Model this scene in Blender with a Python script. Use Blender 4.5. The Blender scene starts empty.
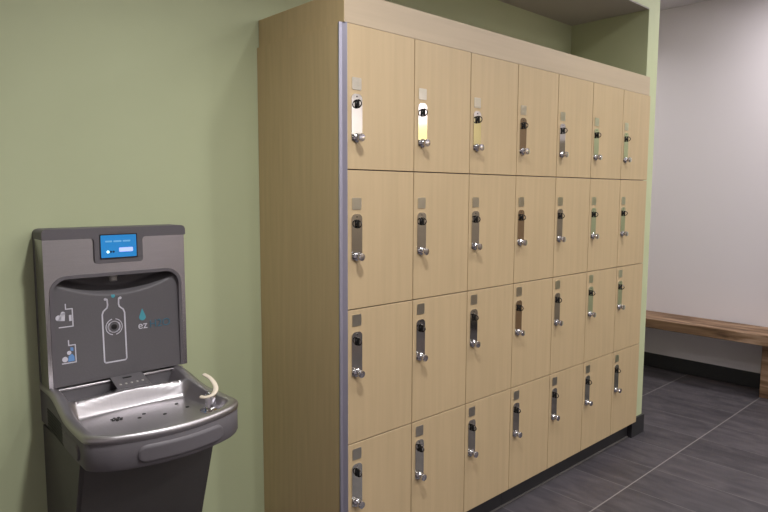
import bpy, bmesh, math, random
from mathutils import Vector, Matrix, Euler
random.seed(3)
C = bpy.context.scene.collection
PI = math.pi

# ------------------------------------------------------------------ helpers
def lin(c):
    c /= 255.0
    return c / 12.92 if c <= 0.04045 else ((c + 0.055) / 1.055) ** 2.4
def rgb(r, g, b): return (lin(r), lin(g), lin(b), 1.0)

def mat(name, col, rough=0.5, metal=0.0, spec=0.5, emit=None, estr=0.0, noise=None, bump=None, aniso=0.0):
    """noise = (scale xyz, amount, detail): multiplies the colour; bump = (scale xyz, strength)"""
    m = bpy.data.materials.new(name); m.use_nodes = True
    nt = m.node_tree; b = nt.nodes['Principled BSDF']
    b.inputs['Base Color'].default_value = col
    b.inputs['Roughness'].default_value = rough
    b.inputs['Metallic'].default_value = metal
    b.inputs['Specular IOR Level'].default_value = spec
    if emit:
        b.inputs['Emission Color'].default_value = emit
        b.inputs['Emission Strength'].default_value = estr
    if aniso: b.inputs['Anisotropic'].default_value = aniso
    if noise or bump:
        tc = nt.nodes.new('ShaderNodeTexCoord')
        oi = nt.nodes.new('ShaderNodeObjectInfo')
        mul = nt.nodes.new('ShaderNodeVectorMath'); mul.operation = 'MULTIPLY'
        mul.inputs[1].default_value = (7.3, 3.1, 5.7)
        cmb = nt.nodes.new('ShaderNodeCombineXYZ')
        for k in range(3): nt.links.new(oi.outputs['Random'], cmb.inputs[k])
        nt.links.new(cmb.outputs[0], mul.inputs[0])
        add = nt.nodes.new('ShaderNodeVectorMath'); add.operation = 'ADD'
        nt.links.new(tc.outputs['Object'], add.inputs[0]); nt.links.new(mul.outputs[0], add.inputs[1])
    if noise:
        sc, amt, det = noise
        mp = nt.nodes.new('ShaderNodeMapping'); mp.inputs['Scale'].default_value = sc
        n = nt.nodes.new('ShaderNodeTexNoise'); n.inputs['Scale'].default_value = 1.0; n.inputs['Detail'].default_value = det
        nt.links.new(add.outputs[0], mp.inputs[0]); nt.links.new(mp.outputs[0], n.inputs['Vector'])
        r = nt.nodes.new('ShaderNodeMapRange')
        r.inputs['From Min'].default_value = 0.25; r.inputs['From Max'].default_value = 0.75
        r.inputs['To Min'].default_value = 1 - amt; r.inputs['To Max'].default_value = 1 + amt * 0.6
        nt.links.new(n.outputs['Fac'], r.inputs['Value'])
        mx = nt.nodes.new('ShaderNodeVectorMath'); mx.operation = 'SCALE'
        mx.inputs[0].default_value = col[:3]
        nt.links.new(r.outputs[0], mx.inputs['Scale'])
        nt.links.new(mx.outputs[0], b.inputs['Base Color'])
    if bump:
        sc, st = bump
        mp = nt.nodes.new('ShaderNodeMapping'); mp.inputs['Scale'].default_value = sc
        n = nt.nodes.new('ShaderNodeTexNoise'); n.inputs['Scale'].default_value = 1.0; n.inputs['Detail'].default_value = 4
        nt.links.new(add.outputs[0], mp.inputs[0]); nt.links.new(mp.outputs[0], n.inputs['Vector'])
        bp = nt.nodes.new('ShaderNodeBump'); bp.inputs['Strength'].default_value = st; bp.inputs['Distance'].default_value = 0.002
        nt.links.new(n.outputs['Fac'], bp.inputs['Height']); nt.links.new(bp.outputs[0], b.inputs['Normal'])
    return m

def obj(name, bm, m, parent=None, smooth=False, auto=None, loc=None):
    me = bpy.data.meshes.new(name)
    bmesh.ops.recalc_face_normals(bm, faces=bm.faces[:])
    bm.to_mesh(me); bm.free()
    if isinstance(m, (list, tuple)):
        for q in m: me.materials.append(q)
    else: me.materials.append(m)
    o = bpy.data.objects.new(name, me); C.objects.link(o)
    if parent: o.parent = parent
    if loc: o.location = loc
    if smooth:
        for p in me.polygons: p.use_smooth = True
        if auto is not None:
            bm2 = bmesh.new(); bm2.from_mesh(me)
            for e in bm2.edges:
                if len(e.link_faces) == 2 and e.calc_face_angle(0) > math.radians(auto): e.smooth = False
            bm2.to_mesh(me); bm2.free()
    return o

def thing(name, label, cat, loc=(0, 0, 0), group=None):
    o = bpy.data.objects.new(name, None); C.objects.link(o)
    o.empty_display_size = 0.1
    o.location = loc; o['label'] = label; o['category'] = cat
    if group: o['group'] = group
    return o
def struct(name, bm, m, **k):
    o = obj(name, bm, m, **k); o['kind'] = 'structure'; return o

def box(bm, x0, x1, y0, y1, z0, z1, bev=0.0, seg=2):
    r = bmesh.ops.create_cube(bm, size=1.0)
    vs = r['verts']
    for v in vs:
        v.co = Vector(((x0 + x1) / 2 + v.co.x * (x1 - x0), (y0 + y1) / 2 + v.co.y * (y1 - y0), (z0 + z1) / 2 + v.co.z * (z1 - z0)))
    if bev:
        es = list({e for v in vs for e in v.link_edges})
        bmesh.ops.bevel(bm, geom=es, offset=bev, segments=seg, profile=0.5, affect='EDGES')
    return bm
def bx(*a, **k): return box(bmesh.new(), *a, **k)

def cyl(bm, p0, p1, r0, r1=None, n=24, caps=True):
    r1 = r0 if r1 is None else r1
    p0 = Vector(p0); p1 = Vector(p1); d = p1 - p0
    q = d.to_track_quat('Z', 'Y').to_matrix()
    a = []; b = []
    for k in range(n):
        t = 2 * PI * k / n; u = q @ Vector((math.cos(t), math.sin(t), 0))
        a.append(bm.verts.new(p0 + u * r0)); b.append(bm.verts.new(p1 + u * r1))
    for k in range(n):
        bm.faces.new((a[k], a[(k + 1) % n], b[(k + 1) % n], b[k]))
    if caps: bm.faces.new(a[::-1]); bm.faces.new(b)
    return bm
def lathe(bm, origin, axis, prof, n=28):
    """prof: list of (radius, height) along axis"""
    q = Vector(axis).to_track_quat('Z', 'Y').to_matrix(); o = Vector(origin)
    rings = []
    for r, h in prof:
        rings.append([bm.verts.new(o + q @ Vector((r * math.cos(2 * PI * k / n), r * math.sin(2 * PI * k / n), h))) for k in range(n)])
    for a, b in zip(rings, rings[1:]):
        for k in range(n): bm.faces.new((a[k], a[(k + 1) % n], b[(k + 1) % n], b[k]))
    bm.faces.new(rings[0][::-1]); bm.faces.new(rings[-1])
    return bm
def tube(bm, pts, r, n=10, closed=False, flat=1.0, up=Vector((0, 1, 0))):
    pts = [Vector(p) for p in pts]; N = len(pts); rings = []
    for i, p in enumerate(pts):
        if closed: t = pts[(i + 1) % N] - pts[i - 1]
        else: t = pts[min(i + 1, N - 1)] - pts[max(i - 1, 0)]
        t.normalize()
        s = t.cross(up)
        if s.length < 1e-4: s = t.cross(Vector((1, 0, 0)))
        s.normalize(); u = s.cross(t)
        rings.append([bm.verts.new(p + s * (r * math.cos(2 * PI * k / n)) + u * (r * flat * math.sin(2 * PI * k / n))) for k in range(n)])
    for i in range(N if closed else N - 1):
        a = rings[i]; b = rings[(i + 1) % N]
        for k in range(n): bm.faces.new((a[k], a[(k + 1) % n], b[(k + 1) % n], b[k]))
    if not closed: bm.faces.new(rings[0][::-1]); bm.faces.new(rings[-1])
    return bm
def prism_x(bm, prof, x0, x1):
    a = [bm.verts.new((x0, y, z)) for y, z in prof]; b = [bm.verts.new((x1, y, z)) for y, z in prof]
    n = len(prof)
    for k in range(n): bm.faces.new((a[k], a[(k + 1) % n], b[(k + 1) % n], b[k]))
    bm.faces.new(a[::-1]); bm.faces.new(b)
    return bm
def prism_y(bm, prof, y0, y1):
    a = [bm.verts.new((x, y0, z)) for x, z in prof]; b = [bm.verts.new((x, y1, z)) for x, z in prof]
    n = len(prof)
    for k in range(n): bm.faces.new((a[k], a[(k + 1) % n], b[(k + 1) % n], b[k]))
    bm.faces.new(a[::-1]); bm.faces.new(b)
    return bm
def rrect(x0, x1, z0, z1, r, n=6):
    out = []
    rs = r if isinstance(r, (list, tuple)) else [r] * 4     # BR, TR, TL, BL
    for (cx, cz, a0, q) in ((x1, z0, -PI / 2, rs[0]), (x1, z1, 0, rs[1]), (x0, z1, PI / 2, rs[2]), (x0, z0, PI, rs[3])):
        sx = -1 if cx == x1 else 1; sz = -1 if cz == z1 else 1
        for k in range(n + 1):
            t = a0 + PI / 2 * k / n
            out.append((cx + sx * q + q * math.cos(t), cz + sz * q + q * math.sin(t)))
    return out
def sstep(a, b, x):
    t = min(1, max(0, (x - a) / (b - a))); return t * t * (3 - 2 * t)

# ------------------------------------------------------------------ numbers
W = 0.305; H = 0.4563; KICK = 0.10; TOP = 1.9251; D = 0.495
XW = 3.70; CEIL = 2.81; XA = 2.136; XP = 2.265; YP = 0.03

# ------------------------------------------------------------------ materials
M_green = mat('green_paint', rgb(190, 197, 160), 0.6, spec=0.3, noise=((3, 3, 3), 0.03, 3), bump=((160, 160, 160), 0.06))
M_white = mat('white_paint', rgb(226, 218, 224), 0.6, spec=0.3, bump=((160, 160, 160), 0.06))
M_taupe = mat('taupe_paint', rgb(150, 138, 124), 0.6, spec=0.3, bump=((160, 160, 160), 0.05))
M_grey = mat('grey_wall_paint', rgb(208, 204, 205), 0.6, spec=0.3, bump=((160, 160, 160), 0.05))
M_yellow = mat('warm_yellow_paint', rgb(226, 208, 150), 0.6, spec=0.3, bump=((160, 160, 160), 0.05))
M_doorb = mat('brown_door', rgb(150, 122, 92), 0.5, noise=((40, 40, 3), 0.08, 4))
M_ceil = mat('ceiling_paint', rgb(205, 200, 204), 0.8, spec=0.2, bump=((90, 90, 90), 0.08))
M_soffit = mat('grey_soffit_paint', rgb(172, 168, 164), 0.8, spec=0.2, bump=((90, 90, 90), 0.08))
M_base = mat('black_rubber_base', rgb(44, 43, 46), 0.45, noise=((20, 20, 20), 0.1, 3))
M_caulk = mat('grey_caulk', rgb(120, 116, 114), 0.6, noise=((50, 50, 50), 0.1, 2))
M_maple = mat('maple_laminate', rgb(191, 168, 132), 0.42, spec=0.4, noise=((46, 46, 2.2), 0.075, 5), bump=((200, 200, 20), 0.03))
M_mapleh = mat('maple_laminate_horizontal', rgb(186, 168, 143), 0.42, spec=0.4, noise=((2.2, 46, 46), 0.06, 5), bump=((20, 200, 200), 0.03))
M_maples = mat('maple_laminate_side', rgb(197, 174, 131), 0.45, spec=0.35, noise=((60, 60, 3), 0.09, 5), bump=((200, 200, 20), 0.03))
M_carc = mat('carcass_edge', rgb(134, 118, 132), 0.6, noise=((30, 30, 30), 0.06, 2))
M_alu = mat('satin_aluminium', rgb(190, 188, 205), 0.38, metal=0.85, noise=((60, 60, 2), 0.05, 2))
M_mirror = mat('polished_steel', rgb(206, 204, 198), 0.07, metal=1.0, noise=((30, 30, 30), 0.02, 2))
M_tag = mat('brushed_tag_steel', rgb(205, 202, 190), 0.28, metal=1.0, noise=((200, 200, 20), 0.03, 2))
M_etch = mat('etched_grey', rgb(120, 122, 124), 0.5, metal=0.3, noise=((30, 30, 30), 0.02, 2))
M_chrome = mat('chrome', rgb(215, 214, 220), 0.12, metal=1.0, noise=((30, 30, 30), 0.02, 2))
M_black = mat('black_lock', rgb(22, 21, 22), 0.3, noise=((40, 40, 40), 0.05, 2))
M_darkch = mat('dark_nickel', rgb(96, 92, 90), 0.22, metal=1.0, noise=((40, 40, 40), 0.03, 2))
M_plas = mat('grey_plastic', rgb(99, 95, 99), 0.5, spec=0.35, noise=((240, 240, 240), 0.05, 2), bump=((700, 700, 700), 0.05))
M_plasd = mat('dark_grey_plastic', rgb(97, 94, 97), 0.5, spec=0.35, noise=((240, 240, 240), 0.05, 2), bump=((700, 700, 700), 0.05))
M_cab = mat('charcoal_textured_steel', rgb(84, 81, 80), 0.42, metal=0.2, spec=0.4, noise=((300, 300, 300), 0.06, 2), bump=((500, 500, 500), 0.1))
M_steel = mat('brushed_stainless', rgb(190, 187, 189), 0.2, metal=1.0, aniso=0.4, noise=((8, 8, 220), 0.05, 3), bump=((10, 10, 600), 0.05))
M_steelb = mat('basin_stainless', rgb(182, 178, 181), 0.42, metal=1.0, noise=((220, 8, 8), 0.04, 3), bump=((600, 10, 10), 0.03))
M_slot = mat('dark_slot', rgb(20, 19, 19), 0.6, noise=((30, 30, 30), 0.02, 2))
M_screen = mat('screen_blue', rgb(30, 110, 165), 0.2, emit=rgb(28, 128, 200), estr=0.55, noise=((20, 20, 20), 0.02, 2))
M_scrw = mat('screen_pale', rgb(160, 180, 240), 0.3, emit=rgb(170, 185, 255), estr=0.75, noise=((20, 20, 20), 0.02, 2))
M_scrt = mat('screen_text', rgb(90, 150, 190), 0.3, emit=rgb(90, 160, 205), estr=0.55, noise=((20, 20, 20), 0.02, 2))
M_scrd = mat('screen_dark', rgb(10, 40, 60), 0.3, noise=((20, 20, 20), 0.02, 2))
M_led = mat('led_white', rgb(210, 255, 250), 0.3, emit=rgb(200, 255, 250), estr=1.2, noise=((20, 20, 20), 0.02, 2))
M_gw = mat('print_white', rgb(205, 203, 212), 0.5, noise=((60, 60, 60), 0.03, 2))
M_gt = mat('print_teal', rgb(72, 150, 165), 0.5, noise=((60, 60, 60), 0.03, 2))
M_gdt = mat('print_dark_teal', rgb(62, 104, 124), 0.5, noise=((60, 60, 60), 0.03, 2))
M_gbl = mat('print_blue', rgb(105, 150, 205), 0.5, noise=((60, 60, 60), 0.03, 2))
M_noz = mat('nozzle_grey', rgb(160, 156, 152), 0.4, noise=((60, 60, 60), 0.03, 2))
M_guard = mat('cream_rubber', rgb(218, 206, 188), 0.35, noise=((60, 60, 60), 0.03, 2))
M_lens = mat('lamp_lens', rgb(255, 250, 240), 0.5, emit=rgb(255, 244, 225), estr=6.0, noise=((60, 60, 60), 0.01, 2))
M_ring = mat('white_trim_ring', rgb(225, 225, 225), 0.5, noise=((60, 60, 60), 0.02, 2))

def wood_bench():
    m = bpy.data.materials.new('rough_brown_timber'); m.use_nodes = True
    nt = m.node_tree; b = nt.nodes['Principled BSDF']; b.inputs['Roughness'].default_value = 0.6
    b.inputs['Specular IOR Level'].default_value = 0.3
    tc = nt.nodes.new('ShaderNodeTexCoord')
    mp = nt.nodes.new('ShaderNodeMapping'); mp.inputs['Scale'].default_value = (22, 2.0, 22)
    n = nt.nodes.new('ShaderNodeTexNoise'); n.inputs['Scale'].default_value = 1; n.inputs['Detail'].default_value = 7
    n.inputs['Distortion'].default_value = 0.6
    cr = nt.nodes.new('ShaderNodeValToRGB')
    cr.color_ramp.elements[0].position = 0.3; cr.color_ramp.elements[0].color = rgb(70, 50, 36)
    cr.color_ramp.elements[1].position = 0.72; cr.color_ramp.elements[1].color = rgb(178, 148, 126)
    e = cr.color_ramp.elements.new(0.5); e.color = rgb(126, 98, 74)
    # dark knots of the board
    mp2 = nt.nodes.new('ShaderNodeMapping'); mp2.inputs['Scale'].default_value = (14, 5.5, 14)
    v = nt.nodes.new('ShaderNodeTexVoronoi'); v.inputs['Scale'].default_value = 1
    kr = nt.nodes.new('ShaderNodeMapRange'); kr.inputs['From Min'].default_value = 0.08; kr.inputs['From Max'].default_value = 0.22
    kr.inputs['To Min'].default_value = 0.3; kr.inputs['To Max'].default_value = 1.0
    mx = nt.nodes.new('ShaderNodeVectorMath'); mx.operation = 'SCALE'
    L = nt.links.new
    L(tc.outputs['Object'], mp.inputs[0]); L(mp.outputs[0], n.inputs['Vector']); L(n.outputs['Fac'], cr.inputs[0])
    L(tc.outputs['Object'], mp2.inputs[0]); L(mp2.outputs[0], v.inputs['Vector']); L(v.outputs['Distance'], kr.inputs['Value'])
    L(cr.outputs[0], mx.inputs[0]); L(kr.outputs[0], mx.inputs['Scale']); L(mx.outputs[0], b.inputs['Base Color'])
    bp = nt.nodes.new('ShaderNodeBump'); bp.inputs['Strength'].default_value = 0.25; bp.inputs['Distance'].default_value = 0.004
    L(n.outputs['Fac'], bp.inputs['Height']); L(bp.outputs[0], b.inputs['Normal'])
    return m
M_bench = wood_bench()

def floor_mat():
    m = bpy.data.materials.new('slate_floor_tiles'); m.use_nodes = True
    nt = m.node_tree; N = nt.nodes.new; L = nt.links.new
    b = nt.nodes['Principled BSDF']; b.inputs['Roughness'].default_value = 0.42; b.inputs['Specular IOR Level'].default_value = 0.35
    tc = N('ShaderNodeTexCoord'); sp = N('ShaderNodeSeparateXYZ'); L(tc.outputs['Object'], sp.inputs[0])
    def m_(op, a, v=None, c=None):
        n = N('ShaderNodeMath'); n.operation = op
        for i, q in enumerate((a, v, c)):
            if q is None: continue
            if isinstance(q, (int, float)): n.inputs[i].default_value = q
            else: L(q, n.inputs[i])
        return n.outputs[0]
    tx = m_('DIVIDE', m_('SUBTRACT', sp.outputs[0], 0.927), 0.297)
    ty = m_('DIVIDE', m_('SUBTRACT', sp.outputs[1], -0.2475), 0.565)
    ix = m_('FLOOR', tx); iy = m_('FLOOR', ty); fx = m_('FRACT', tx); fy = m_('FRACT', ty)
    jx = m_('GREATER_THAN', m_('ABSOLUTE', m_('SUBTRACT', fx, 0.5)), 0.5 - 0.0035 / 0.297 / 2)
    jy = m_('GREATER_THAN', m_('ABSOLUTE', m_('SUBTRACT', fy, 0.5)), 0.5 - 0.006 / 0.565 / 2)
    cb = N('ShaderNodeCombineXYZ'); L(ix, cb.inputs[0]); L(iy, cb.inputs[1])
    wn = N('ShaderNodeTexWhiteNoise'); wn.noise_dimensions = '3D'; L(cb.outputs[0], wn.inputs['Vector'])
    sc = N('ShaderNodeVectorMath'); sc.operation = 'SCALE'; sc.inputs['Scale'].default_value = 9.0; L(wn.outputs['Color'], sc.inputs[0])
    ad = N('ShaderNodeVectorMath'); ad.operation = 'ADD'; L(tc.outputs['Object'], ad.inputs[0]); L(sc.outputs[0], ad.inputs[1])
    mp = N('ShaderNodeMapping'); mp.inputs['Scale'].default_value = (15, 4.0, 10); mp.inputs['Rotation'].default_value = (0, 0, 0.08); L(ad.outputs[0], mp.inputs[0])
    n1 = N('ShaderNodeTexNoise'); n1.inputs['Scale'].default_value = 1; n1.inputs['Detail'].default_value = 7; n1.inputs['Distortion'].default_value = 0.8
    L(mp.outputs[0], n1.inputs['Vector'])
    cr = N('ShaderNodeValToRGB'); L(n1.outputs['Fac'], cr.inputs[0])
    cr.color_ramp.elements[0].position = 0.3; cr.color_ramp.elements[0].color = rgb(60, 57, 62)
    cr.color_ramp.elements[1].position = 0.72; cr.color_ramp.elements[1].color = rgb(86, 81, 85)
    # tile to tile tone
    mr = N('ShaderNodeMapRange'); L(wn.outputs['Value'], mr.inputs['Value']); mr.inputs['To Min'].default_value = 0.84; mr.inputs['To Max'].default_value = 1.14
    s2 = N('ShaderNodeVectorMath'); s2.operation = 'SCALE'; L(cr.outputs[0], s2.inputs[0]); L(mr.outputs[0], s2.inputs['Scale'])
    # a few warmer tiles
    gt = m_('GREATER_THAN', wn.outputs['Value'], 0.78)
    w1 = N('ShaderNodeMix'); w1.data_type = 'RGBA'; w1.blend_type = 'MULTIPLY'; L(m_('MULTIPLY', gt, 0.8), w1.inputs['Factor'])
    L(s2.outputs[0], w1.inputs['A']); w1.inputs['B'].default_value = (1.0, 0.88, 0.82, 1)
    w2 = N('ShaderNodeMix'); w2.data_type = 'RGBA'; L(m_('MULTIPLY', jx, 0.38), w2.inputs['Factor']); L(w1.outputs['Result'], w2.inputs['A']); w2.inputs['B'].default_value = rgb(138, 133, 132)
    w3 = N('ShaderNodeMix'); w3.data_type = 'RGBA'; L(m_('MULTIPLY', jy, 0.75), w3.inputs['Factor']); L(w2.outputs['Result'], w3.inputs['A']); w3.inputs['B'].default_value = rgb(138, 133, 132)
    L(w3.outputs['Result'], b.inputs['Base Color'])
    bp = N('ShaderNodeBump'); bp.inputs['Strength'].default_value = 0.15; bp.inputs['Distance'].default_value = 0.003
    L(n1.outputs['Fac'], bp.inputs['Height']); L(bp.outputs[0], b.inputs['Normal'])
    return m
M_floor = floor_mat()

# ------------------------------------------------------------------ setting
X0 = -2.6; Y0 = -4.0; YC = 2.0
struct('floor', bx(X0 - .1, XW + .1, Y0 - .1, YC + .1, -0.1, 0), M_floor)
struct('ceiling', bx(X0 - .1, XW + .1, Y0 - .1, YC + .1, CEIL, CEIL + 0.1), M_ceil)
struct('wall_back', bx(X0 - .1, XA, D, D + 0.12, 0, CEIL), M_green)
struct('wall_pillar', bx(XA, XP, YP, YC, 0, CEIL), M_green)
struct('wall_right', bx(XW, XW + .1, Y0 - .1, YC + .1, 0, CEIL), M_white)
struct('wall_corridor', bx(XP, XW, YC, YC + .1, 0, CEIL), M_white)
struct('wall_left', bx(X0 - .1, X0, Y0 - .1, D, 0, CEIL), M_white)
struct('wall_front', bx(X0, XW, Y0 - .1, Y0, 0, CEIL), M_grey)
# green painted pier on the right wall, out of frame, that the steel plates mirror
struct('wall_pier', bx(XW - 0.12, XW, -1.30, -0.74, 0, CEIL), M_green)
struct('trim_wainscot', bx(XW - 0.02, XW, Y0, -1.30, 0.113, 1.86), M_taupe)
struct('trim_wainscot_front', bx(2.0, XW - 0.021, Y0, Y0 + 0.02, 0.113, 1.86), M_taupe)
struct('reflection_board', bx(1.10, 1.62, Y0, Y0 + 0.03, 0.0, 2.1), M_white)  # unseen white board, added for the bright band mirrored in the fountain's steel panel
struct('trim_band', bx(XW - 0.02, XW, Y0, -2.05, 1.86, 2.14), M_yellow)
struct('door_1', bx(XW - 0.04, XW - 0.0205, -2.05, -1.62, 0.0, 2.5), M_doorb)
# header over the lockers: grey underside, green face
hb = bmesh.new()
box(hb, 0.0, XA, YP, D, 2.392, CEIL)
struct('wall_header', hb, M_green)
struct('trim_soffit', bx(0.0, XA, YP + 0.0005, D, 2.385, 2.392), M_soffit)
# baseboards
struct('baseboard_right', bx(XW - 0.012, XW, Y0, YC, 0, 0.113, bev=0.003), M_base)
struct('baseboard_back', bx(X0, -0.022, D - 0.012, D, 0, 0.113, bev=0.003), M_base)
pb = bmesh.new()
prof = [(XA - 0.012, 0.046), (XA - 0.012, YP - 0.012), (XP + 0.012, YP - 0.012), (XP + 0.012, YC), (XP, YC), (XP, YP), (XA, YP), (XA, 0.046)]
a = [pb.verts.new((x, y, 0)) for x, y in prof]; b_ = [pb.verts.new((x, y, 0.107)) for x, y in prof]
for k in range(8): pb.faces.new((a[k], a[(k + 1) % 8], b_[(k + 1) % 8], b_[k]))
pb.faces.new(a[::-1]); pb.faces.new(b_)
struct('baseboard_pillar', pb, M_base)
pk = bmesh.new()
box(pk, -0.0195, 0.9265, 0.045, 0.06, 0, 0.0985); box(pk, 0.928, XA - 0.0125, 0.045, 0.06, 0, 0.0985)
struct('trim_plinth', pk, M_base)
struct('trim_caulk', bx(-0.02, XA - 0.01, 0.0395, 0.045, 0, 0.006), M_caulk)

# ------------------------------------------------------------------ lockers
GAP = 0.0018
ROWZ = [TOP - H * r for r in range(4)]              # top of each row
PLT = [-0.216, -0.143, -0.076, -0.073]              # top of handle plate under the door top
TAG = [-0.165, -0.090, -0.018, -0.020]
def door_bm(z0, z1):
    return bx(GAP, W - GAP, 0, 0.019, z0, z1, bev=0.0008, seg=1)
PX = 0.041                                          # plate centre from the left edge of the door
def plate_bm():
    bm = bmesh.new()
    prism_y(bm, rrect(-0.0225, 0.0225, -0.148, 0, [0.006, 0.016, 0.016, 0.006], 8), -0.0025, 0)
    return bm
def screw_bm():
    bm = bmesh.new(); lathe(bm, (0, -0.0025, -0.009), (0, -1, 0), [(0.0026, 0), (0.0024, 0.0007), (0.001, 0.001)], 14); return bm
def lock_bm():
    bm = bmesh.new()
    lathe(bm, (0, -0.0025, -0.032), (0, -1, 0), [(0.0068, 0), (0.0068, 0.002), (0.0055, 0.003)], 24)
    box(bm, -0.0030, 0.0030, -0.0125, -0.005, -0.0455, -0.0185, bev=0.0012)   # upright thumb bar
    return bm
def staple_bm():
    bm = bmesh.new()
    pts = []
    for k in range(25):
        t = -PI / 2 + PI * k / 24
        pts.append((0.0, -0.004 - 0.020 * math.cos(t), -0.032 + 0.0125 * math.sin(t)))
    tube(bm, pts, 0.0020, 10, up=Vector((1, 0, 0)))
    return bm
def knob_bm():
    bm = bmesh.new()
    lathe(bm, (0, -0.0025, -0.139), (0, -1, 0),
          [(0.0148, 0), (0.0148, 0.002), (0.0125, 0.0045), (0.0085, 0.0075), (0.0080, 0.011), (0.0105, 0.0150), (0.0130, 0.0178), (0.0138, 0.0205),
           (0.0132, 0.0240), (0.0120, 0.0262), (0.004, 0.0275)], 32)
    return bm
def tag_bm():
    bm = bmesh.new(); prism_y(bm, rrect(-0.0195, 0.0195, -0.0385, 0, 0.004, 5), -0.0015, 0); return bm

LABELS = [
    'maple locker column of four doors beside the silver edge strip and brown side panel',
    'second maple locker column from the silver edge strip, its top handle mirroring white above yellow',
    'third maple locker column from the silver edge strip, four steel handle plates',
    'middle maple locker column, with three locker columns on either side',
    'third maple locker column counted from the green pillar, pale silver handle plates in upper rows',
    'second maple locker column from the green pillar, its top handles mirroring green',
    'narrow-looking maple locker column right beside the green pillar, farthest from the fountain',
]
def make_locker():
    t = thing('locker_column', LABELS[0], 'locker', (0, 0, KICK), 'four-door locker columns')
    bm = bmesh.new()
    box(bm, 0.0006, W - 0.0006, 0.0205, D - 0.002, 0, TOP - KICK)
    obj('carcass', bm, M_carc, t)
    for r in range(4):
        z1 = ROWZ[r] - KICK - GAP; z0 = ROWZ[r] - H - KICK + GAP
        if r == 3: z0 = 0.0
        d = obj('door', door_bm(z0, z1), M_maple, t)
        zt = ROWZ[r] - KICK + PLT[r]
        for nm, f, m, sm in (('handle_plate', plate_bm, M_mirror, False), ('screw', screw_bm, M_black, True), ('lock', lock_bm, M_black, True),
                             ('hasp_ring', staple_bm, M_darkch, True), ('knob', knob_bm, M_chrome, True)):
            o = obj(nm, f(), m, d, smooth=sm, auto=40, loc=(PX, 0, zt))
        obj('number_tag', tag_bm(), M_tag, d, loc=(PX, 0, ROWZ[r] - KICK + TAG[r]))
    return t
def dup(root, loc, label):
    r = root.copy(); C.objects.link(r); r.location = loc; r['label'] = label
    for ch in list(root.children):
        c = ch.copy(); C.objects.link(c); c.parent = r
        for g in list(ch.children):
            q = g.copy(); C.objects.link(q); q.parent = c
    return r
lk = make_locker()
for i in range(1, 7): dup(lk, (W * i, 0, KICK), LABELS[i])

fa = thing('locker_fascia', 'long plain maple box fascia running along the top of all the lockers', 'fascia', (0, 0, TOP))
obj('front_board', bx(-0.0085, 2.118, 0.0, 0.02, -0.0008, 0.096), M_mapleh, fa)
obj('side_board', bx(-0.0100, -0.0086, 0.0, D - 0.002, -0.0008, 0.096), M_maples, fa)
obj('top_board', bx(-0.0085, 2.118, 0.0205, D - 0.002, 0.078, 0.0955), M_mapleh, fa)
ep = thing('locker_end_panel', 'tall brown maple side panel with silver edge strip closing the left end of the lockers', 'panel', (-0.01, 0, 0))
obj('panel', bx(-0.0085, 0.0095, 0.016, D - 0.002, 0.0, TOP - 0.003), M_maples, ep)
tb = bmesh.new()
prof = [(-0.0112, 0.0158), (-0.0112, 0.0105), (-0.0010, 0.0085), (0.0106, -0.0022), (0.0112, -0.0022), (0.0112, 0.0158)]
a = [tb.verts.new((x, y, 0.0)) for x, y in prof]; b_ = [tb.verts.new((x, y, TOP - 0.001)) for x, y in prof]
for k in range(6): tb.faces.new((a[k], a[(k + 1) % 6], b_[(k + 1) % 6], b_[k]))
tb.faces.new(a[::-1]); tb.faces.new(b_)
e = obj('edge_strip', tb, M_alu, ep); e['label'] = 'silver aluminium edge strip'

# ------------------------------------------------------------------ drinking fountain
XF = -0.585                                          # fountain centre
ft = thing('water_fountain', 'grey and stainless steel bottle filling station with drinking basin on green wall', 'drinking fountain', (XF, D, 0))
def F(name, bm, m, parent=ft, **k):
    for v in bm.verts: v.co -= Vector((XF, D, 0))
    return obj(name, bm, m, parent, **k)
FX0, FX1, FY, FZ0, FZ1 = -0.790, -0.368, 0.395, 0.824, 1.286
# recess field: depth behind the face as a function of x and z
RX0, RX1, RZ0, RZ1 = -0.777, -0.382, 0.8245, 1.150
RC = (RX0 + RX1) / 2
def rec_depth(x, z):
    u = (x - RC) / ((RX1 - RX0) / 2)
    base = 0.002 + 0.010 * (z - RZ0) / (RZ1 - RZ0)
    zc = RZ1 - 0.014 - 0.052 * max(0, 1 - u * u)            # lip of the scooped hood
    d = base + 0.055 * sstep(zc - 0.006, zc + 0.022, z) * max(0, 1 - abs(u) ** 6)
    return d
def in_rec(x, z):
    return True
# body shell behind the face
F('filler_body', prism_y(bmesh.new(), rrect(FX0, FX1, FZ0, FZ1, [0.002, 0.014, 0.014, 0.002], 6), FY + 0.075, D), M_plasd, smooth=True, auto=35)
for x_ in (FX0, FX1 - 0.012): F('side_cheek', bx(x_, x_ + 0.012, FY + 0.004, FY + 0.075, FZ0, FZ1 - 0.014), M_steel)
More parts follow.
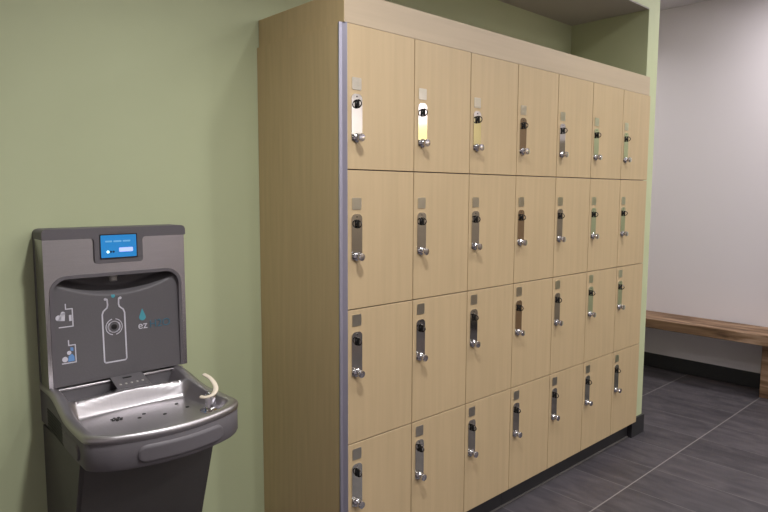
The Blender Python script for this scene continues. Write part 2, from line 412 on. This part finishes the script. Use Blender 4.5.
# stainless face with the recess cut out
def recess_outline(off=0.0, n=10):
    x0, x1, z1 = RX0 - off, RX1 + off, RZ1 + off
    r = 0.05 + off
    pts = [(x0, RZ0)]
    for k in range(n + 1):
        t = PI - PI / 2 * k / n; pts.append((x0 + r + r * math.cos(t), z1 - r + r * math.sin(t)))
    for k in range(n + 1):
        t = PI / 2 - PI / 2 * k / n; pts.append((x1 - r + r * math.cos(t), z1 - r + r * math.sin(t)))
    pts.append((x1, RZ0))
    return pts
so = recess_outline(0.0)
outer = [(FX0 + 0.0, RZ0)] + [(FX0, z) for x, z in so[1:12]] + [(FX1, z) for x, z in so[12:-1]] + [(FX1, RZ0)]
st = bmesh.new()
def face_strip(bm, inn, out, y0, y1):
    n = len(inn)
    L = [[bm.verts.new((x, y, z)) for x, z in q] for q, y in ((inn, y0), (out, y0), (inn, y1), (out, y1))]
    for k in range(n - 1):
        bm.faces.new((L[0][k], L[0][k + 1], L[1][k + 1], L[1][k]))
        bm.faces.new((L[2][k], L[3][k], L[3][k + 1], L[2][k + 1]))
        bm.faces.new((L[0][k], L[2][k], L[2][k + 1], L[0][k + 1]))
        bm.faces.new((L[1][k], L[1][k + 1], L[3][k + 1], L[3][k]))
    for k in (0, n - 1): bm.faces.new((L[0][k], L[1][k], L[3][k], L[2][k]))
# split so that the top of the steel panel is one rectangle over the arch
n2 = len(so)
out2 = []
for i, (x, z) in enumerate(so):
    if i == 0: out2.append((FX0, RZ0))
    elif i < 6: out2.append((FX0, RZ0 + (1.262 - RZ0) * i / 6))
    elif i == n2 - 1: out2.append((FX1, RZ0))
    elif i > n2 - 7: out2.append((FX1, RZ0 + (1.262 - RZ0) * (n2 - 1 - i) / 6))
    else: out2.append((FX0 + (FX1 - FX0) * (i - 6) / (n2 - 13), 1.262))
face_strip(st, so, out2, FY, FY + 0.006)
o = F('steel_panel', st, M_steel); o['label'] = 'brushed stainless steel face panel'
# grey bezel around the recess
bz = bmesh.new()
face_strip(bz, recess_outline(-0.009), recess_outline(0.001), FY - 0.002, FY + 0.012)
F('recess_bezel', bz, M_plas, smooth=True, auto=35)
# the recess surface
rb = bmesh.new(); NX, NZ = 96, 110
ol = recess_outline(-0.008)
def xlim(z):
    r = 0.05 - 0.008; zt = RZ1 - 0.008
    if z <= zt - r: ins = 0
    else: ins = r - math.sqrt(max(0, r * r - (z - (zt - r)) ** 2))
    return RX0 + 0.008 + ins, RX1 - 0.008 - ins
grid = []
for j in range(NZ + 1):
    z = RZ0 + (RZ1 - 0.0085 - RZ0) * j / NZ
    xa, xb = xlim(z)
    grid.append([rb.verts.new((xa + (xb - xa) * i / NX, FY + rec_depth(xa + (xb - xa) * i / NX, z), z)) for i in range(NX + 1)])
for j in range(NZ):
    for i in range(NX): rb.faces.new((grid[j][i], grid[j][i + 1], grid[j + 1][i + 1], grid[j + 1][i]))
# closed back so the surface has thickness
brow = []
for j in range(NZ + 1):
    z = RZ0 + (RZ1 - 0.0085 - RZ0) * j / NZ; xa, xb = xlim(z)
    brow.append([rb.verts.new((xa, FY + 0.074, z)), rb.verts.new((xb, FY + 0.074, z))])
for j in range(NZ):
    rb.faces.new((brow[j][0], brow[j][1], brow[j + 1][1], brow[j + 1][0]))
    rb.faces.new((grid[j][0], grid[j + 1][0], brow[j + 1][0], brow[j][0]))
    rb.faces.new((grid[j][NX], brow[j][1], brow[j + 1][1], grid[j + 1][NX]))
rb.faces.new([grid[NZ][i] for i in range(NX + 1)] + [brow[NZ][1], brow[NZ][0]])
rb.faces.new([grid[0][i] for i in range(NX, -1, -1)] + [brow[0][0], brow[0][1]])
F('bottle_recess', rb, M_plasd, smooth=True, auto=50)
# top cap and display housing
cap = bmesh.new()
prism_y(cap, rrect(FX0 - 0.002, FX1 + 0.002, 1.257, FZ1 + 0.002, [0.004, 0.014, 0.014, 0.004], 6), FY - 0.007, FY + 0.076)
F('top_cap', cap, M_plas, smooth=True, auto=35)
hs = bmesh.new()
hp = [(-0.652, 1.2565)]
def arc(cx, cz, r, a0, a1, n=6): return [(cx + r * math.cos(a0 + (a1 - a0) * k / n), cz + r * math.sin(a0 + (a1 - a0) * k / n)) for k in range(n + 1)]
HX0, HX1, HZ0 = -0.651, -0.507, 1.180
prof = arc(HX0 - 0.012, 1.258 - 0.012, 0.012, PI / 2, 0) + arc(HX0 + 0.010, HZ0 + 0.010, 0.010, PI, 1.5 * PI) + arc(HX1 - 0.010, HZ0 + 0.010, 0.010, -PI / 2, 0) + arc(HX1 + 0.012, 1.258 - 0.012, 0.012, PI, PI / 2)
prism_y(hs, prof, FY - 0.0068, FY + 0.004)
hous = F('display_housing', hs, M_plas, smooth=True, auto=35)
SX0, SX1, SZ0, SZ1 = -0.633, -0.527, 1.197, 1.265
scr = F('screen', prism_y(bmesh.new(), rrect(SX0, SX1, SZ0, SZ1, 0.002, 3), FY - 0.0082, FY - 0.0066), M_screen)
scr['label'] = 'glowing blue display screen'
fb = bmesh.new(); face_strip(fb, rrect(SX0 - .0002, SX1 + .0002, SZ0 - .0002, SZ1 + .0002, 0.002, 3) + [rrect(SX0 - .0002, SX1 + .0002, SZ0 - .0002, SZ1 + .0002, 0.002, 3)[0]],
           rrect(SX0 - .003, SX1 + .003, SZ0 - .003, SZ1 + .003, 0.003, 3) + [rrect(SX0 - .003, SX1 + .003, SZ0 - .003, SZ1 + .003, 0.003, 3)[0]], FY - 0.0088, FY - 0.0066)
F('screen_frame', fb, M_black)
def flat(bm, prof, y, t=0.0005): return prism_y(bm, prof, y - t, y)
F('counter_field', flat(bmesh.new(), rrect(-0.580, -0.538, 1.213, 1.226, 0.003, 4), FY - 0.0083), M_scrw, scr)
tx = bmesh.new()
for x0, x1 in ((-0.620, -0.600), (-0.596, -0.572), (-0.568, -0.545)): flat(tx, rrect(x0, x1, 1.2435, 1.2485, 0.002, 3), FY - 0.0083)
F('faint_text_line', tx, M_scrt, scr)
F('status_light', flat(bmesh.new(), [(-0.613 + 0.0042 * math.cos(t * PI / 8), 1.2145 + 0.0042 * math.sin(t * PI / 8)) for t in range(16)], FY - 0.0083), M_led, scr)
td = bmesh.new()
for cx in (-0.6045, -0.5965): flat(td, [(cx + 0.0032 * math.cos(t * PI / 8), 1.2145 + 0.0032 * math.sin(t * PI / 8)) for t in range(16)], FY - 0.0083)
F('unlit_dots', td, M_scrd, scr)
F('brand_slot', flat(bmesh.new(), rrect(-0.606, -0.552, 1.2725, 1.2765, 0.0018, 3), FY - 0.007), M_plasd)
# nozzle
nz = bmesh.new(); lathe(nz, (-0.588, 0.428, 1.146), (0, -0.25, -1), [(0.013, 0), (0.013, 0.012), (0.0105, 0.016), (0.0105, 0.026), (0.004, 0.027)], 24)
F('nozzle', nz, M_noz, smooth=True, auto=40)
# printed graphics lie on the recess surface
def decal(name, polys, m, lift=0.0007):
    bm = bmesh.new()
    for p in polys:
        a = [bm.verts.new((x, FY + rec_depth(x, z) - lift, z)) for x, z in p]; b = [bm.verts.new((x, FY + rec_depth(x, z) + 0.0002, z)) for x, z in p]
        n = len(p)
        for k in range(n): bm.faces.new((a[k], a[(k + 1) % n], b[(k + 1) % n], b[k]))
        bm.faces.new(a[::-1]); bm.faces.new(b)
    return F(name, bm, m)
def stroke(pts, w, closed=False):
    q = []; N = len(pts)
    for i in range(N if closed else N - 1):
        (x0, z0), (x1, z1) = pts[i], pts[(i + 1) % N]
        dx, dz = x1 - x0, z1 - z0; l = math.hypot(dx, dz) or 1e-9
        nx, nz_ = -dz / l * w / 2, dx / l * w / 2; ex, ez = dx / l * w * .3, dz / l * w * .3
        q.append([(x0 - ex + nx, z0 - ez + nz_), (x0 - ex - nx, z0 - ez - nz_), (x1 + ex - nx, z1 + ez - nz_), (x1 + ex + nx, z1 + ez + nz_)])
    return q
def disc(cx, cz, r, n=20): return [(cx + r * math.cos(2 * PI * k / n), cz + r * math.sin(2 * PI * k / n)) for k in range(n)]
def drop(cx, cz, r, h):
    p = []
    for k in range(17):
        t = -0.15 * PI + -0.0 + (1.3 * PI) * k / 16
        p.append((cx + r * math.cos(-t), cz + r * math.sin(-t)))
    p.append((cx, cz + h))
    return p
BC = -0.5985
bot = arc(BC - 0.0215, 1.068, 0.005, PI * .9, 0, 4)
bot = [(BC - 0.0235, 1.070), (BC - 0.0175, 1.068), (BC - 0.017, 1.060), (BC - 0.0165, 1.050)]
bot += [(BC - 0.0185, 1.042), (BC - 0.030, 1.032), (BC - 0.0335, 1.022), (BC - 0.0335, 0.885)] + arc(BC - 0.0275, 0.879, 0.006, PI, 1.5 * PI, 3)
left = bot
right = [(2 * BC - x, z) for x, z in bot][::-1]
g1 = decal('bottle_outline', stroke(left + right, 0.0042) + [disc(BC - 0.0225, 1.0685, 0.0042, 12), disc(BC + 0.0225, 1.0685, 0.0042, 12)], M_gw)
ringp = []
for r_, a0, a1 in ((0.017, 0.25, 0.75), (0.017, 1.25, 1.75), (0.0245, -0.42, 0.42), (0.0245, 0.58, 1.42)):
    n = 12; ringp += stroke([(BC + r_ * math.cos(PI * (a0 + (a1 - a0) * k / n)), 0.981 + r_ * math.sin(PI * (a0 + (a1 - a0) * k / n))) for k in range(n + 1)], 0.0026)
for r_, a0, a1 in ((0.0175, -0.22, 0.22), (0.0175, 0.78, 1.22)):
    n = 8; ringp += stroke([(BC + r_ * math.cos(PI * (a0 + (a1 - a0) * k / n)), 0.981 + r_ * math.sin(PI * (a0 + (a1 - a0) * k / n))) for k in range(n + 1)], 0.004)
decal('sensor_rings', ringp, M_gw)
s_ = bmesh.new(); lathe(s_, (BC, FY + rec_depth(BC, .981) - 0.0002, 0.981), (0, -1, 0), [(0.0085, 0), (0.0085, 0.0012), (0.006, 0.002)], 24)
F('sensor_eye', s_, M_black, smooth=True, auto=40)
decal('teal_drop', [drop(BC + 0.001, 1.077, 0.0060, 0.015)], M_gt, 0.0014)
decal('logo_drop', [drop(-0.510, 0.9995, 0.0105, 0.028)], M_gt)
def text_mesh(s, size, x, z, m, name, ext=0.0006):
    cu = bpy.data.curves.new(name, 'FONT'); cu.body = s; cu.size = size; cu.extrude = ext
    t = bpy.data.objects.new(name + '_tmp', cu); C.objects.link(t)
    bpy.context.view_layer.update()
    dg = bpy.context.evaluated_depsgraph_get()
    me = bpy.data.meshes.new_from_object(t.evaluated_get(dg))
    bpy.data.objects.remove(t)
    for v in me.vertices:
        px, pz, d = x + v.co.x, z + v.co.y, v.co.z
        v.co = Vector((px - XF, FY + rec_depth(px, pz) - d - 0.0010 - D, pz))
    me.materials.clear(); me.materials.append(m)
    o = bpy.data.objects.new(name, me); C.objects.link(o); o.parent = ft
    return o
text_mesh('ez', 0.034, -0.526, 0.963, M_gw, 'logo_text')
text_mesh('H2O', 0.034, -0.4895, 0.963, M_gdt, 'logo_text')
# two little instruction pictures at the left: cup and bottle at a spout wall
def icon(cx, cz, blue):
    p = stroke([(cx - 0.006, cz + 0.037), (cx - 0.006, cz + 0.022), (cx + 0.012, cz + 0.022), (cx + 0.012, cz - 0.030), (cx - 0.026, cz - 0.030)], 0.003)
    if not blue:
        p += [disc(cx - 0.026, cz - 0.002, 0.0085, 14), [(cx - 0.030, cz - 0.010), (cx - 0.010, cz - 0.012), (cx - 0.008, cz + 0.012), (cx - 0.020, cz + 0.010)], disc(cx - 0.014, cz + 0.010, 0.006, 12),
              [(cx + 0.002, cz - 0.014), (cx + 0.009, cz - 0.014), (cx + 0.009, cz + 0.004), (cx + 0.002, cz + 0.004)]]
        decal('cup_picture', p, M_gw)
    else:
        p += [disc(cx - 0.018, cz - 0.018, 0.008, 14), disc(cx - 0.006, cz + 0.000, 0.006, 14)]
        decal('bottle_picture', p, M_gw)
        decal('bottle_picture', [[(cx - 0.010, cz - 0.026), (cx + 0.008, cz - 0.026), (cx + 0.008, cz - 0.012), (cx + 0.002, cz - 0.004), (cx - 0.008, cz - 0.010)],
                                 [(cx - 0.002, cz + 0.006), (cx + 0.006, cz + 0.004), (cx + 0.006, cz + 0.014), (cx - 0.002, cz + 0.016)]], M_gbl, 0.0009)
icon(-0.728, 1.030, False)
icon(-0.725, 0.922, True)

# basin: closed outline, apron and steel top
BXC = -0.592
def hw(y): return 0.198 + 0.016 * (1 - sstep(0.08, 0.45, y))
def chaikin(p, it):
    for _ in range(it):
        q = [p[0]]
        for a, b in zip(p, p[1:]):
            q.append((a[0] * .75 + b[0] * .25, a[1] * .75 + b[1] * .25)); q.append((a[0] * .25 + b[0] * .75, a[1] * .25 + b[1] * .75))
        q.append(p[-1]); p = q
    return p
def outline(inset=0.0, it=2):
    ys = [D - 0.001 - (D - 0.13) * k / 9 for k in range(10)] + [0.085]
    L = [(-(hw(y) - inset), y) for y in ys]
    L += [(-(hw(0.05) - inset), 0.040 + inset * 0.6), (-(hw(0.05) - 0.042 - inset * 0.6), 0.004 + inset)]
    for u in (-0.66, -0.5, -0.25): L.append((u * hw(0.05), -0.036 + 0.062 * u * u + inset))
    L += [(0.0, -0.036 + inset)] + [(-x, y) for x, y in L[::-1]]
    L = [(BXC + x, y) for x, y in L]
    return chaikin(L, it)
def zr(y): return 0.79 + 0.033 * sstep(0.20, 0.395, y)
ap = bmesh.new()
levels = [(0.030, 0.697, 0), (0.010, 0.697, 0), (0.003, 0.700, 0), (0.0, 0.707, 0), (0.0, 0.768, 1), (0.002, 0.771, 1), (0.007, 0.771, 1), (0.010, 0.728, 0), (0.024, 0.726, 0)]
rings = []
for ins, z, up in levels:
    rings.append([ap.verts.new((x, y, z + (zr(y) - 0.79) * up)) for x, y in outline(ins)])
n = len(rings[0])
for A, B in zip(rings, rings[1:]):
    for k in range(n): ap.faces.new((A[k], A[(k + 1) % n], B[(k + 1) % n], B[k]))
ap.faces.new(rings[0][::-1]); ap.faces.new(rings[-1])
F('basin_apron', ap, M_plas, smooth=True, auto=40)
# steel top
def lerp01(a, b, x): return min(1, max(0, (x - a) / (b - a)))
XCON, WCON = -0.571, 0.053
def floor_z(x, y):
    z = 0.752 + 0.008 * sstep(0.10, 0.0, y)
    yy = y + 0.026 * ((x - BXC) / 0.2) ** 2 - 0.004
    t = lerp01(0.291, 0.312, yy)
    step = 0.752 + 0.048 * (t * t * (2.0 - t) if t < 1 else 1)
    u = abs(x - XCON)
    back = 0.800 + 0.024 * lerp01(0.322, 0.395, y)
    pit = 0.777
    w_ = sstep(WCON - 0.002, WCON + 0.010, u) * sstep(0.322, 0.334, yy)
    back = back * (1 - w_) + pit * w_
    return step if yy < 0.312 and yy > 0.27 else (z if yy < 0.312 else back)
tp = bmesh.new(); base = outline(0.0)
pre = [(0.0015, -0.0205), (-0.0015, -0.018), (-0.002, -0.010), (-0.001, -0.004), (0.004, 0.0), (0.012, 0.0008), (0.018, 0.0), (0.022, -0.002)]
R_ = []
for ins, dz in pre: R_.append([tp.verts.new((x, y, zr(y) + dz)) for x, y in outline(ins)])
cx, cy = BXC, 0.30
steps = 170; o13 = outline(0.022); o60 = outline(0.013)
for s in range(1, steps):
    f = s / steps; row = []
    for (x, y) in o13:
        d = f ** 1.25
        px, py = x + (cx - x) * d, y + (cy - y) * d
        dist = math.hypot(px - x, py - y)
        k = sstep(0.0, 0.030, dist)
        z = (zr(y) - 0.002) * (1 - k) + floor_z(px, py) * k
        row.append(tp.verts.new((px, py, z)))
    R_.append(row)
for A, B in zip(R_, R_[1:]):
    for k in range(n): tp.faces.new((A[k], A[(k + 1) % n], B[(k + 1) % n], B[k]))
tp.faces.new(R_[-1])
under = [tp.verts.new((x, y, 0.738)) for x, y in outline(0.0120)]
for k in range(n): tp.faces.new((R_[0][k], under[k], under[(k + 1) % n], R_[0][(k + 1) % n]))
tp.faces.new(under[::-1])
o = F('basin', tp, M_steelb, smooth=True, auto=75); o['label'] = 'stainless steel basin top'
F('basin_back_lip', bx(-0.785, -0.385, 0.3935, 0.400, 0.750, 0.8120), M_plasd)
F('basin_rear_rim', bx(-0.788, -0.384, 0.3900, 0.400, 0.8125, 0.8200, bev=0.003), M_steelb, smooth=True)
# console cover with its buttons
def zt(x, y): return floor_z(x, y)
cs = bmesh.new(); cols = []
for j in range(13):
    y = 0.330 + (0.394 - 0.330) * j / 12
    w_ = WCON - 0.004
    cols.append([cs.verts.new((XCON - w_ + 2 * w_ * i / 8, y, zt(XCON, y) + 0.0025)) for i in range(9)])
low = [[cs.verts.new((v.co.x, v.co.y, v.co.z - 0.004)) for v in r_] for r_ in cols]
for j in range(12):
    for i in range(8):
        cs.faces.new((cols[j][i], cols[j][i + 1], cols[j + 1][i + 1], cols[j + 1][i])); cs.faces.new((low[j][i], low[j + 1][i], low[j + 1][i + 1], low[j][i + 1]))
    cs.faces.new((cols[j][0], cols[j + 1][0], low[j + 1][0], low[j][0])); cs.faces.new((cols[j][8], low[j][8], low[j + 1][8], cols[j + 1][8]))
cs.faces.new(cols[0][::-1] + low[0]); cs.faces.new(cols[12] + low[12][::-1])
con = F('control_console', cs, M_plasd, smooth=True, auto=40)
for k in range(5):
    x = XCON - 0.034 + 0.017 * k; y = 0.349; q = bmesh.new()
    lathe(q, (x, y, zt(XCON, y) + 0.002), (0, -0.3, 1), [(0.004, 0), (0.004, 0.0012), (0.002, 0.0018)], 14); F('indicator', q, M_noz, con, smooth=True)
F('console_mark', bx(XCON - 0.016, XCON + 0.010, 0.376, 0.381, zt(XCON, 0.378) + 0.0005, zt(XCON, 0.378) + 0.0046), M_slot, con)
# drain slots: a cluster front left and scattered ones
dm = bmesh.new()
for k in range(7):
    t = 2 * PI * k / 7
    cyl(dm, (-0.664 + 0.013 * math.cos(t), 0.222 + 0.013 * math.sin(t), 0.7510), (-0.664 + 0.013 * math.cos(t), 0.222 + 0.013 * math.sin(t), 0.7532), 0.0042, n=12)
cyl(dm, (-0.664, 0.222, 0.7510), (-0.664, 0.222, 0.7536), 0.007, n=14)
F('drain', dm, M_slot)
for (x, y) in ((-0.590, 0.213), (-0.612, 0.190), (-0.482, 0.233), (-0.470, 0.185), (-0.545, 0.172)):
    F('drain_slot', cyl(bmesh.new(), (x, y, 0.7510), (x, y, 0.7531), 0.0055, n=14), M_slot)
# bubbler: chrome post, spout and cream mouth guard
bb = bmesh.new(); lathe(bb, (-0.432, 0.110, 0.750), (0, 0, 1), [(0.032, 0), (0.031, 0.006), (0.024, 0.010), (0.018, 0.013), (0.016, 0.017), (0.016, 0.048), (0.0135, 0.055), (0.007, 0.059)], 32)
F('bubbler_post', bb, M_chrome, smooth=True, auto=45)
gb = bmesh.new(); pts = []
ctrl = [Vector(p) + Vector((0.0, 0.004, 0.012)) for p in ((-0.418, 0.172, 0.832), (-0.413, 0.145, 0.826), (-0.412, 0.118, 0.814), (-0.418, 0.100, 0.802), (-0.434, 0.090, 0.792), (-0.452, 0.096, 0.787), (-0.461, 0.110, 0.787))]
for i in range(len(ctrl) - 1):
    p0, p1, p2, p3 = ctrl[max(i - 1, 0)], ctrl[i], ctrl[i + 1], ctrl[min(i + 2, len(ctrl) - 1)]
    for s in range(6):
        t = s / 6
        pts.append(0.5 * ((2 * p1) + (p2 - p0) * t + (2 * p0 - 5 * p1 + 4 * p2 - p3) * t * t + (3 * p1 - p0 - 3 * p2 + p3) * t ** 3))
pts.append(ctrl[-1])
tube(gb, pts, 0.0078, 12, flat=0.5, up=Vector((0, 0, 1)))
F('mouth_guard', gb, M_guard, smooth=True)
# push bars: pads following the apron
def arclen(pts):
    L = [0]
    for a, b in zip(pts, pts[1:]): L.append(L[-1] + math.hypot(b[0] - a[0], b[1] - a[1]))
    return L
OP = outline(0.0, 4); OL = arclen(OP)
def at_len(s):
    for i in range(len(OL) - 1):
        if OL[i + 1] >= s:
            t = (s - OL[i]) / (OL[i + 1] - OL[i] or 1); a, b = OP[i], OP[i + 1]
            p = Vector((a[0] + (b[0] - a[0]) * t, a[1] + (b[1] - a[1]) * t)); d = Vector((b[0] - a[0], b[1] - a[1])).normalized()
            return p, Vector((d.y, -d.x))
    return Vector(OP[-1]), Vector((1, 0))
def len_at(test):
    for p, l in zip(OP, OL):
        if test(p): return l
    return OL[-1]
def pad(name, s0, s1, z0, z1, thick):
    bm = bmesh.new(); r = (z1 - z0) / 2 - 0.001; zc = (z0 + z1) / 2; n = 60; m_ = 10
    g = []
    for i in range(n + 1):
        u = i / n; s = s0 + (s1 - s0) * u
        e = min(s - s0, s1 - s); hh = r if e >= r else math.sqrt(max(1e-7, r * r - (r - e) ** 2))
        p, nn = at_len(s); col = []
        if (OP[0][0] + 0.2) and nn.dot(Vector((p.x - BXC, p.y - 0.25))) < 0: nn = -nn
        for j in range(m_ + 1):
            v = -1 + 2 * j / m_; ed = min(1, (1 - abs(v)) * 4.0) * min(1, e / (r * 0.3) + 0.02)
            off = thick * math.sqrt(max(0, 1 - (1 - ed) ** 2)) + 0.0003
            col.append(bm.verts.new((p.x + nn.x * off, p.y + nn.y * off, zc + hh * v)))
        g.append(col)
    for i in range(n):
        for j in range(m_): bm.faces.new((g[i][j], g[i + 1][j], g[i + 1][j + 1], g[i][j + 1]))
    return F(name, bm, M_plas, smooth=True)
sL = len_at(lambda p: p[0] > -0.703 and p[1] < 0.1); sR = len_at(lambda p: p[0] > -0.462 and p[1] < 0.1)
pad('push_bar', sL, sR, 0.708, 0.758, 0.006)
pad('push_bar', len_at(lambda p: p[1] < 0.235), len_at(lambda p: p[1] < 0.085), 0.708, 0.756, 0.005)
# cabinet below: front leans back towards the foot
CX0, CX1 = -0.787, -0.394
cb_ = bmesh.new()
prism_x(cb_, [(D - .001, 0.692), (0.150, 0.692), (0.150, 0.66), (0.285, 0.30), (0.335, 0.14), (D - .001, 0.14)], CX0, CX1)
bmesh.ops.bevel(cb_, geom=[e for e in cb_.edges if abs(e.verts[0].co.x - e.verts[1].co.x) < 1e-6 and min(e.verts[0].co.y, e.verts[1].co.y) < 0.34 and e.verts[0].co.z < 0.67 + 0.03 and abs(e.verts[0].co.z - e.verts[1].co.z) > 0.05], offset=0.010, segments=3, affect='EDGES')
F('cabinet', cb_, M_cab, smooth=True, auto=40)
for k in range(7):
    z = 0.7040 + k * 0.0088
    q = bmesh.new(); ya, yb = 0.245 + 0.003 * k, 0.425
    vs = []
    for y, o_ in ((ya, -0.0010), (yb, -0.0010), (yb, 0.003), (ya, 0.003)):
        x = BXC - hw(y) + o_
        vs.append((q.verts.new((x, y, z)), q.verts.new((x, y, z + 0.0052))))
    for i in range(4): q.faces.new((vs[i][0], vs[(i + 1) % 4][0], vs[(i + 1) % 4][1], vs[i][1]))
    q.faces.new([v[0] for v in vs]); q.faces.new([v[1] for v in vs])
    F('vent_slot', q, M_slot)

# ------------------------------------------------------------------ bench
BY0, BY1 = -0.40, 1.45
bn = thing('wooden_bench', 'rough brown timber bench with a thick plank seat along the white wall', 'bench', (3.52, 0, 0))
s1 = bmesh.new(); box(s1, -0.163, 0.0, BY0, BY1, 0.388, 0.460, bev=0.004)
obj('seat_plank', s1, M_bench, bn)
s2 = bmesh.new(); box(s2, 0.003, 0.165, BY0, BY1, 0.390, 0.4585, bev=0.004)
obj('seat_plank', s2, M_bench, bn)
for y in (BY0 + 0.04, BY1 - 0.16):
    obj('leg', bx(-0.04, 0.12, y, y + 0.12, 0.0, 0.3885, bev=0.004), M_bench, bn)

# ------------------------------------------------------------------ lamps (ceiling downlights, plus unseen lamps added for fill and reflections)
def lamp(x, y, power, col=(1.0, 0.93, 0.84), size=0.16, spread=150, z=CEIL):
    t = thing('ceiling_downlight_or_fill', 'round ceiling lamp in the room in front of the lockers', 'downlight', (x, y, z), 'recessed ceiling downlights')
    rg = bmesh.new(); lathe(rg, (0, 0, -0.0005), (0, 0, -1), [(size / 2 + 0.018, 0), (size / 2 + 0.016, 0.004), (size / 2 + 0.004, 0.006)], 36); obj('trim_ring', rg, M_ring, t, smooth=True, auto=40)
    ln = bmesh.new(); lathe(ln, (0, 0, -0.0066), (0, 0, -1), [(size / 2, 0), (size / 2 - 0.004, 0.003), (0.01, 0.004)], 36); obj('lens', ln, M_lens, t, smooth=True)
    L = bpy.data.lights.new('downlight_or_fill_lamp', 'AREA'); L.shape = 'DISK'; L.size = size; L.energy = power; L.color = col; L.spread = math.radians(spread)
    o = bpy.data.objects.new('downlight_or_fill_lamp', L); C.objects.link(o); o.parent = t; o.location = (0, 0, -0.012)
LC = (1.0, 0.985, 0.98)
lamp(-0.42, -0.80, 22, LC, spread=128)
lamp(0.40, -0.95, 7, LC, spread=150)
lamp(1.55, -1.00, 15, LC, spread=150)
lamp(3.06, -0.62, 18, LC, spread=180)
lamp(2.40, -1.70, 9, LC, spread=180)
lamp(2.98, 1.3, 9, LC)
lamp(0.2, -2.7, 17, LC)  # added fill lamp out of view, raises the ambient light
lamp(-1.9, -2.6, 5, LC, spread=140)  # added fill from the left rear, out of view
lamp(1.36, -3.45, 18, LC, spread=180)  # added to light the white board and wall that the fountain steel mirrors
lamp(3.10, -3.30, 42, LC)  # added strong lamp, brightens the walls mirrored in the handle plates

w = bpy.data.worlds.new('World'); bpy.context.scene.world = w; w.use_nodes = True
w.node_tree.nodes['Background'].inputs[0].default_value = (0.5, 0.5, 0.52, 1)
w.node_tree.nodes['Background'].inputs[1].default_value = 0.05

# ------------------------------------------------------------------ camera
cam = bpy.data.cameras.new('camera'); co = bpy.data.objects.new('camera', cam); C.objects.link(co)
co.location = (-1.28095, -1.55429, 1.39342)
co.rotation_euler = (1.47088405, -0.00358708, -0.748336573)
cam.sensor_width = 36; cam.sensor_fit = 'HORIZONTAL'
cam.lens = 625.4535 / 768 * 36
cam.clip_start = 0.02
sc = bpy.context.scene
sc.camera = co
sc.view_settings.view_transform = 'Standard'; sc.view_settings.look = 'None'
sc.view_settings.exposure = 0.0; sc.view_settings.gamma = 1.0; sc.view_settings.use_curve_mapping = False
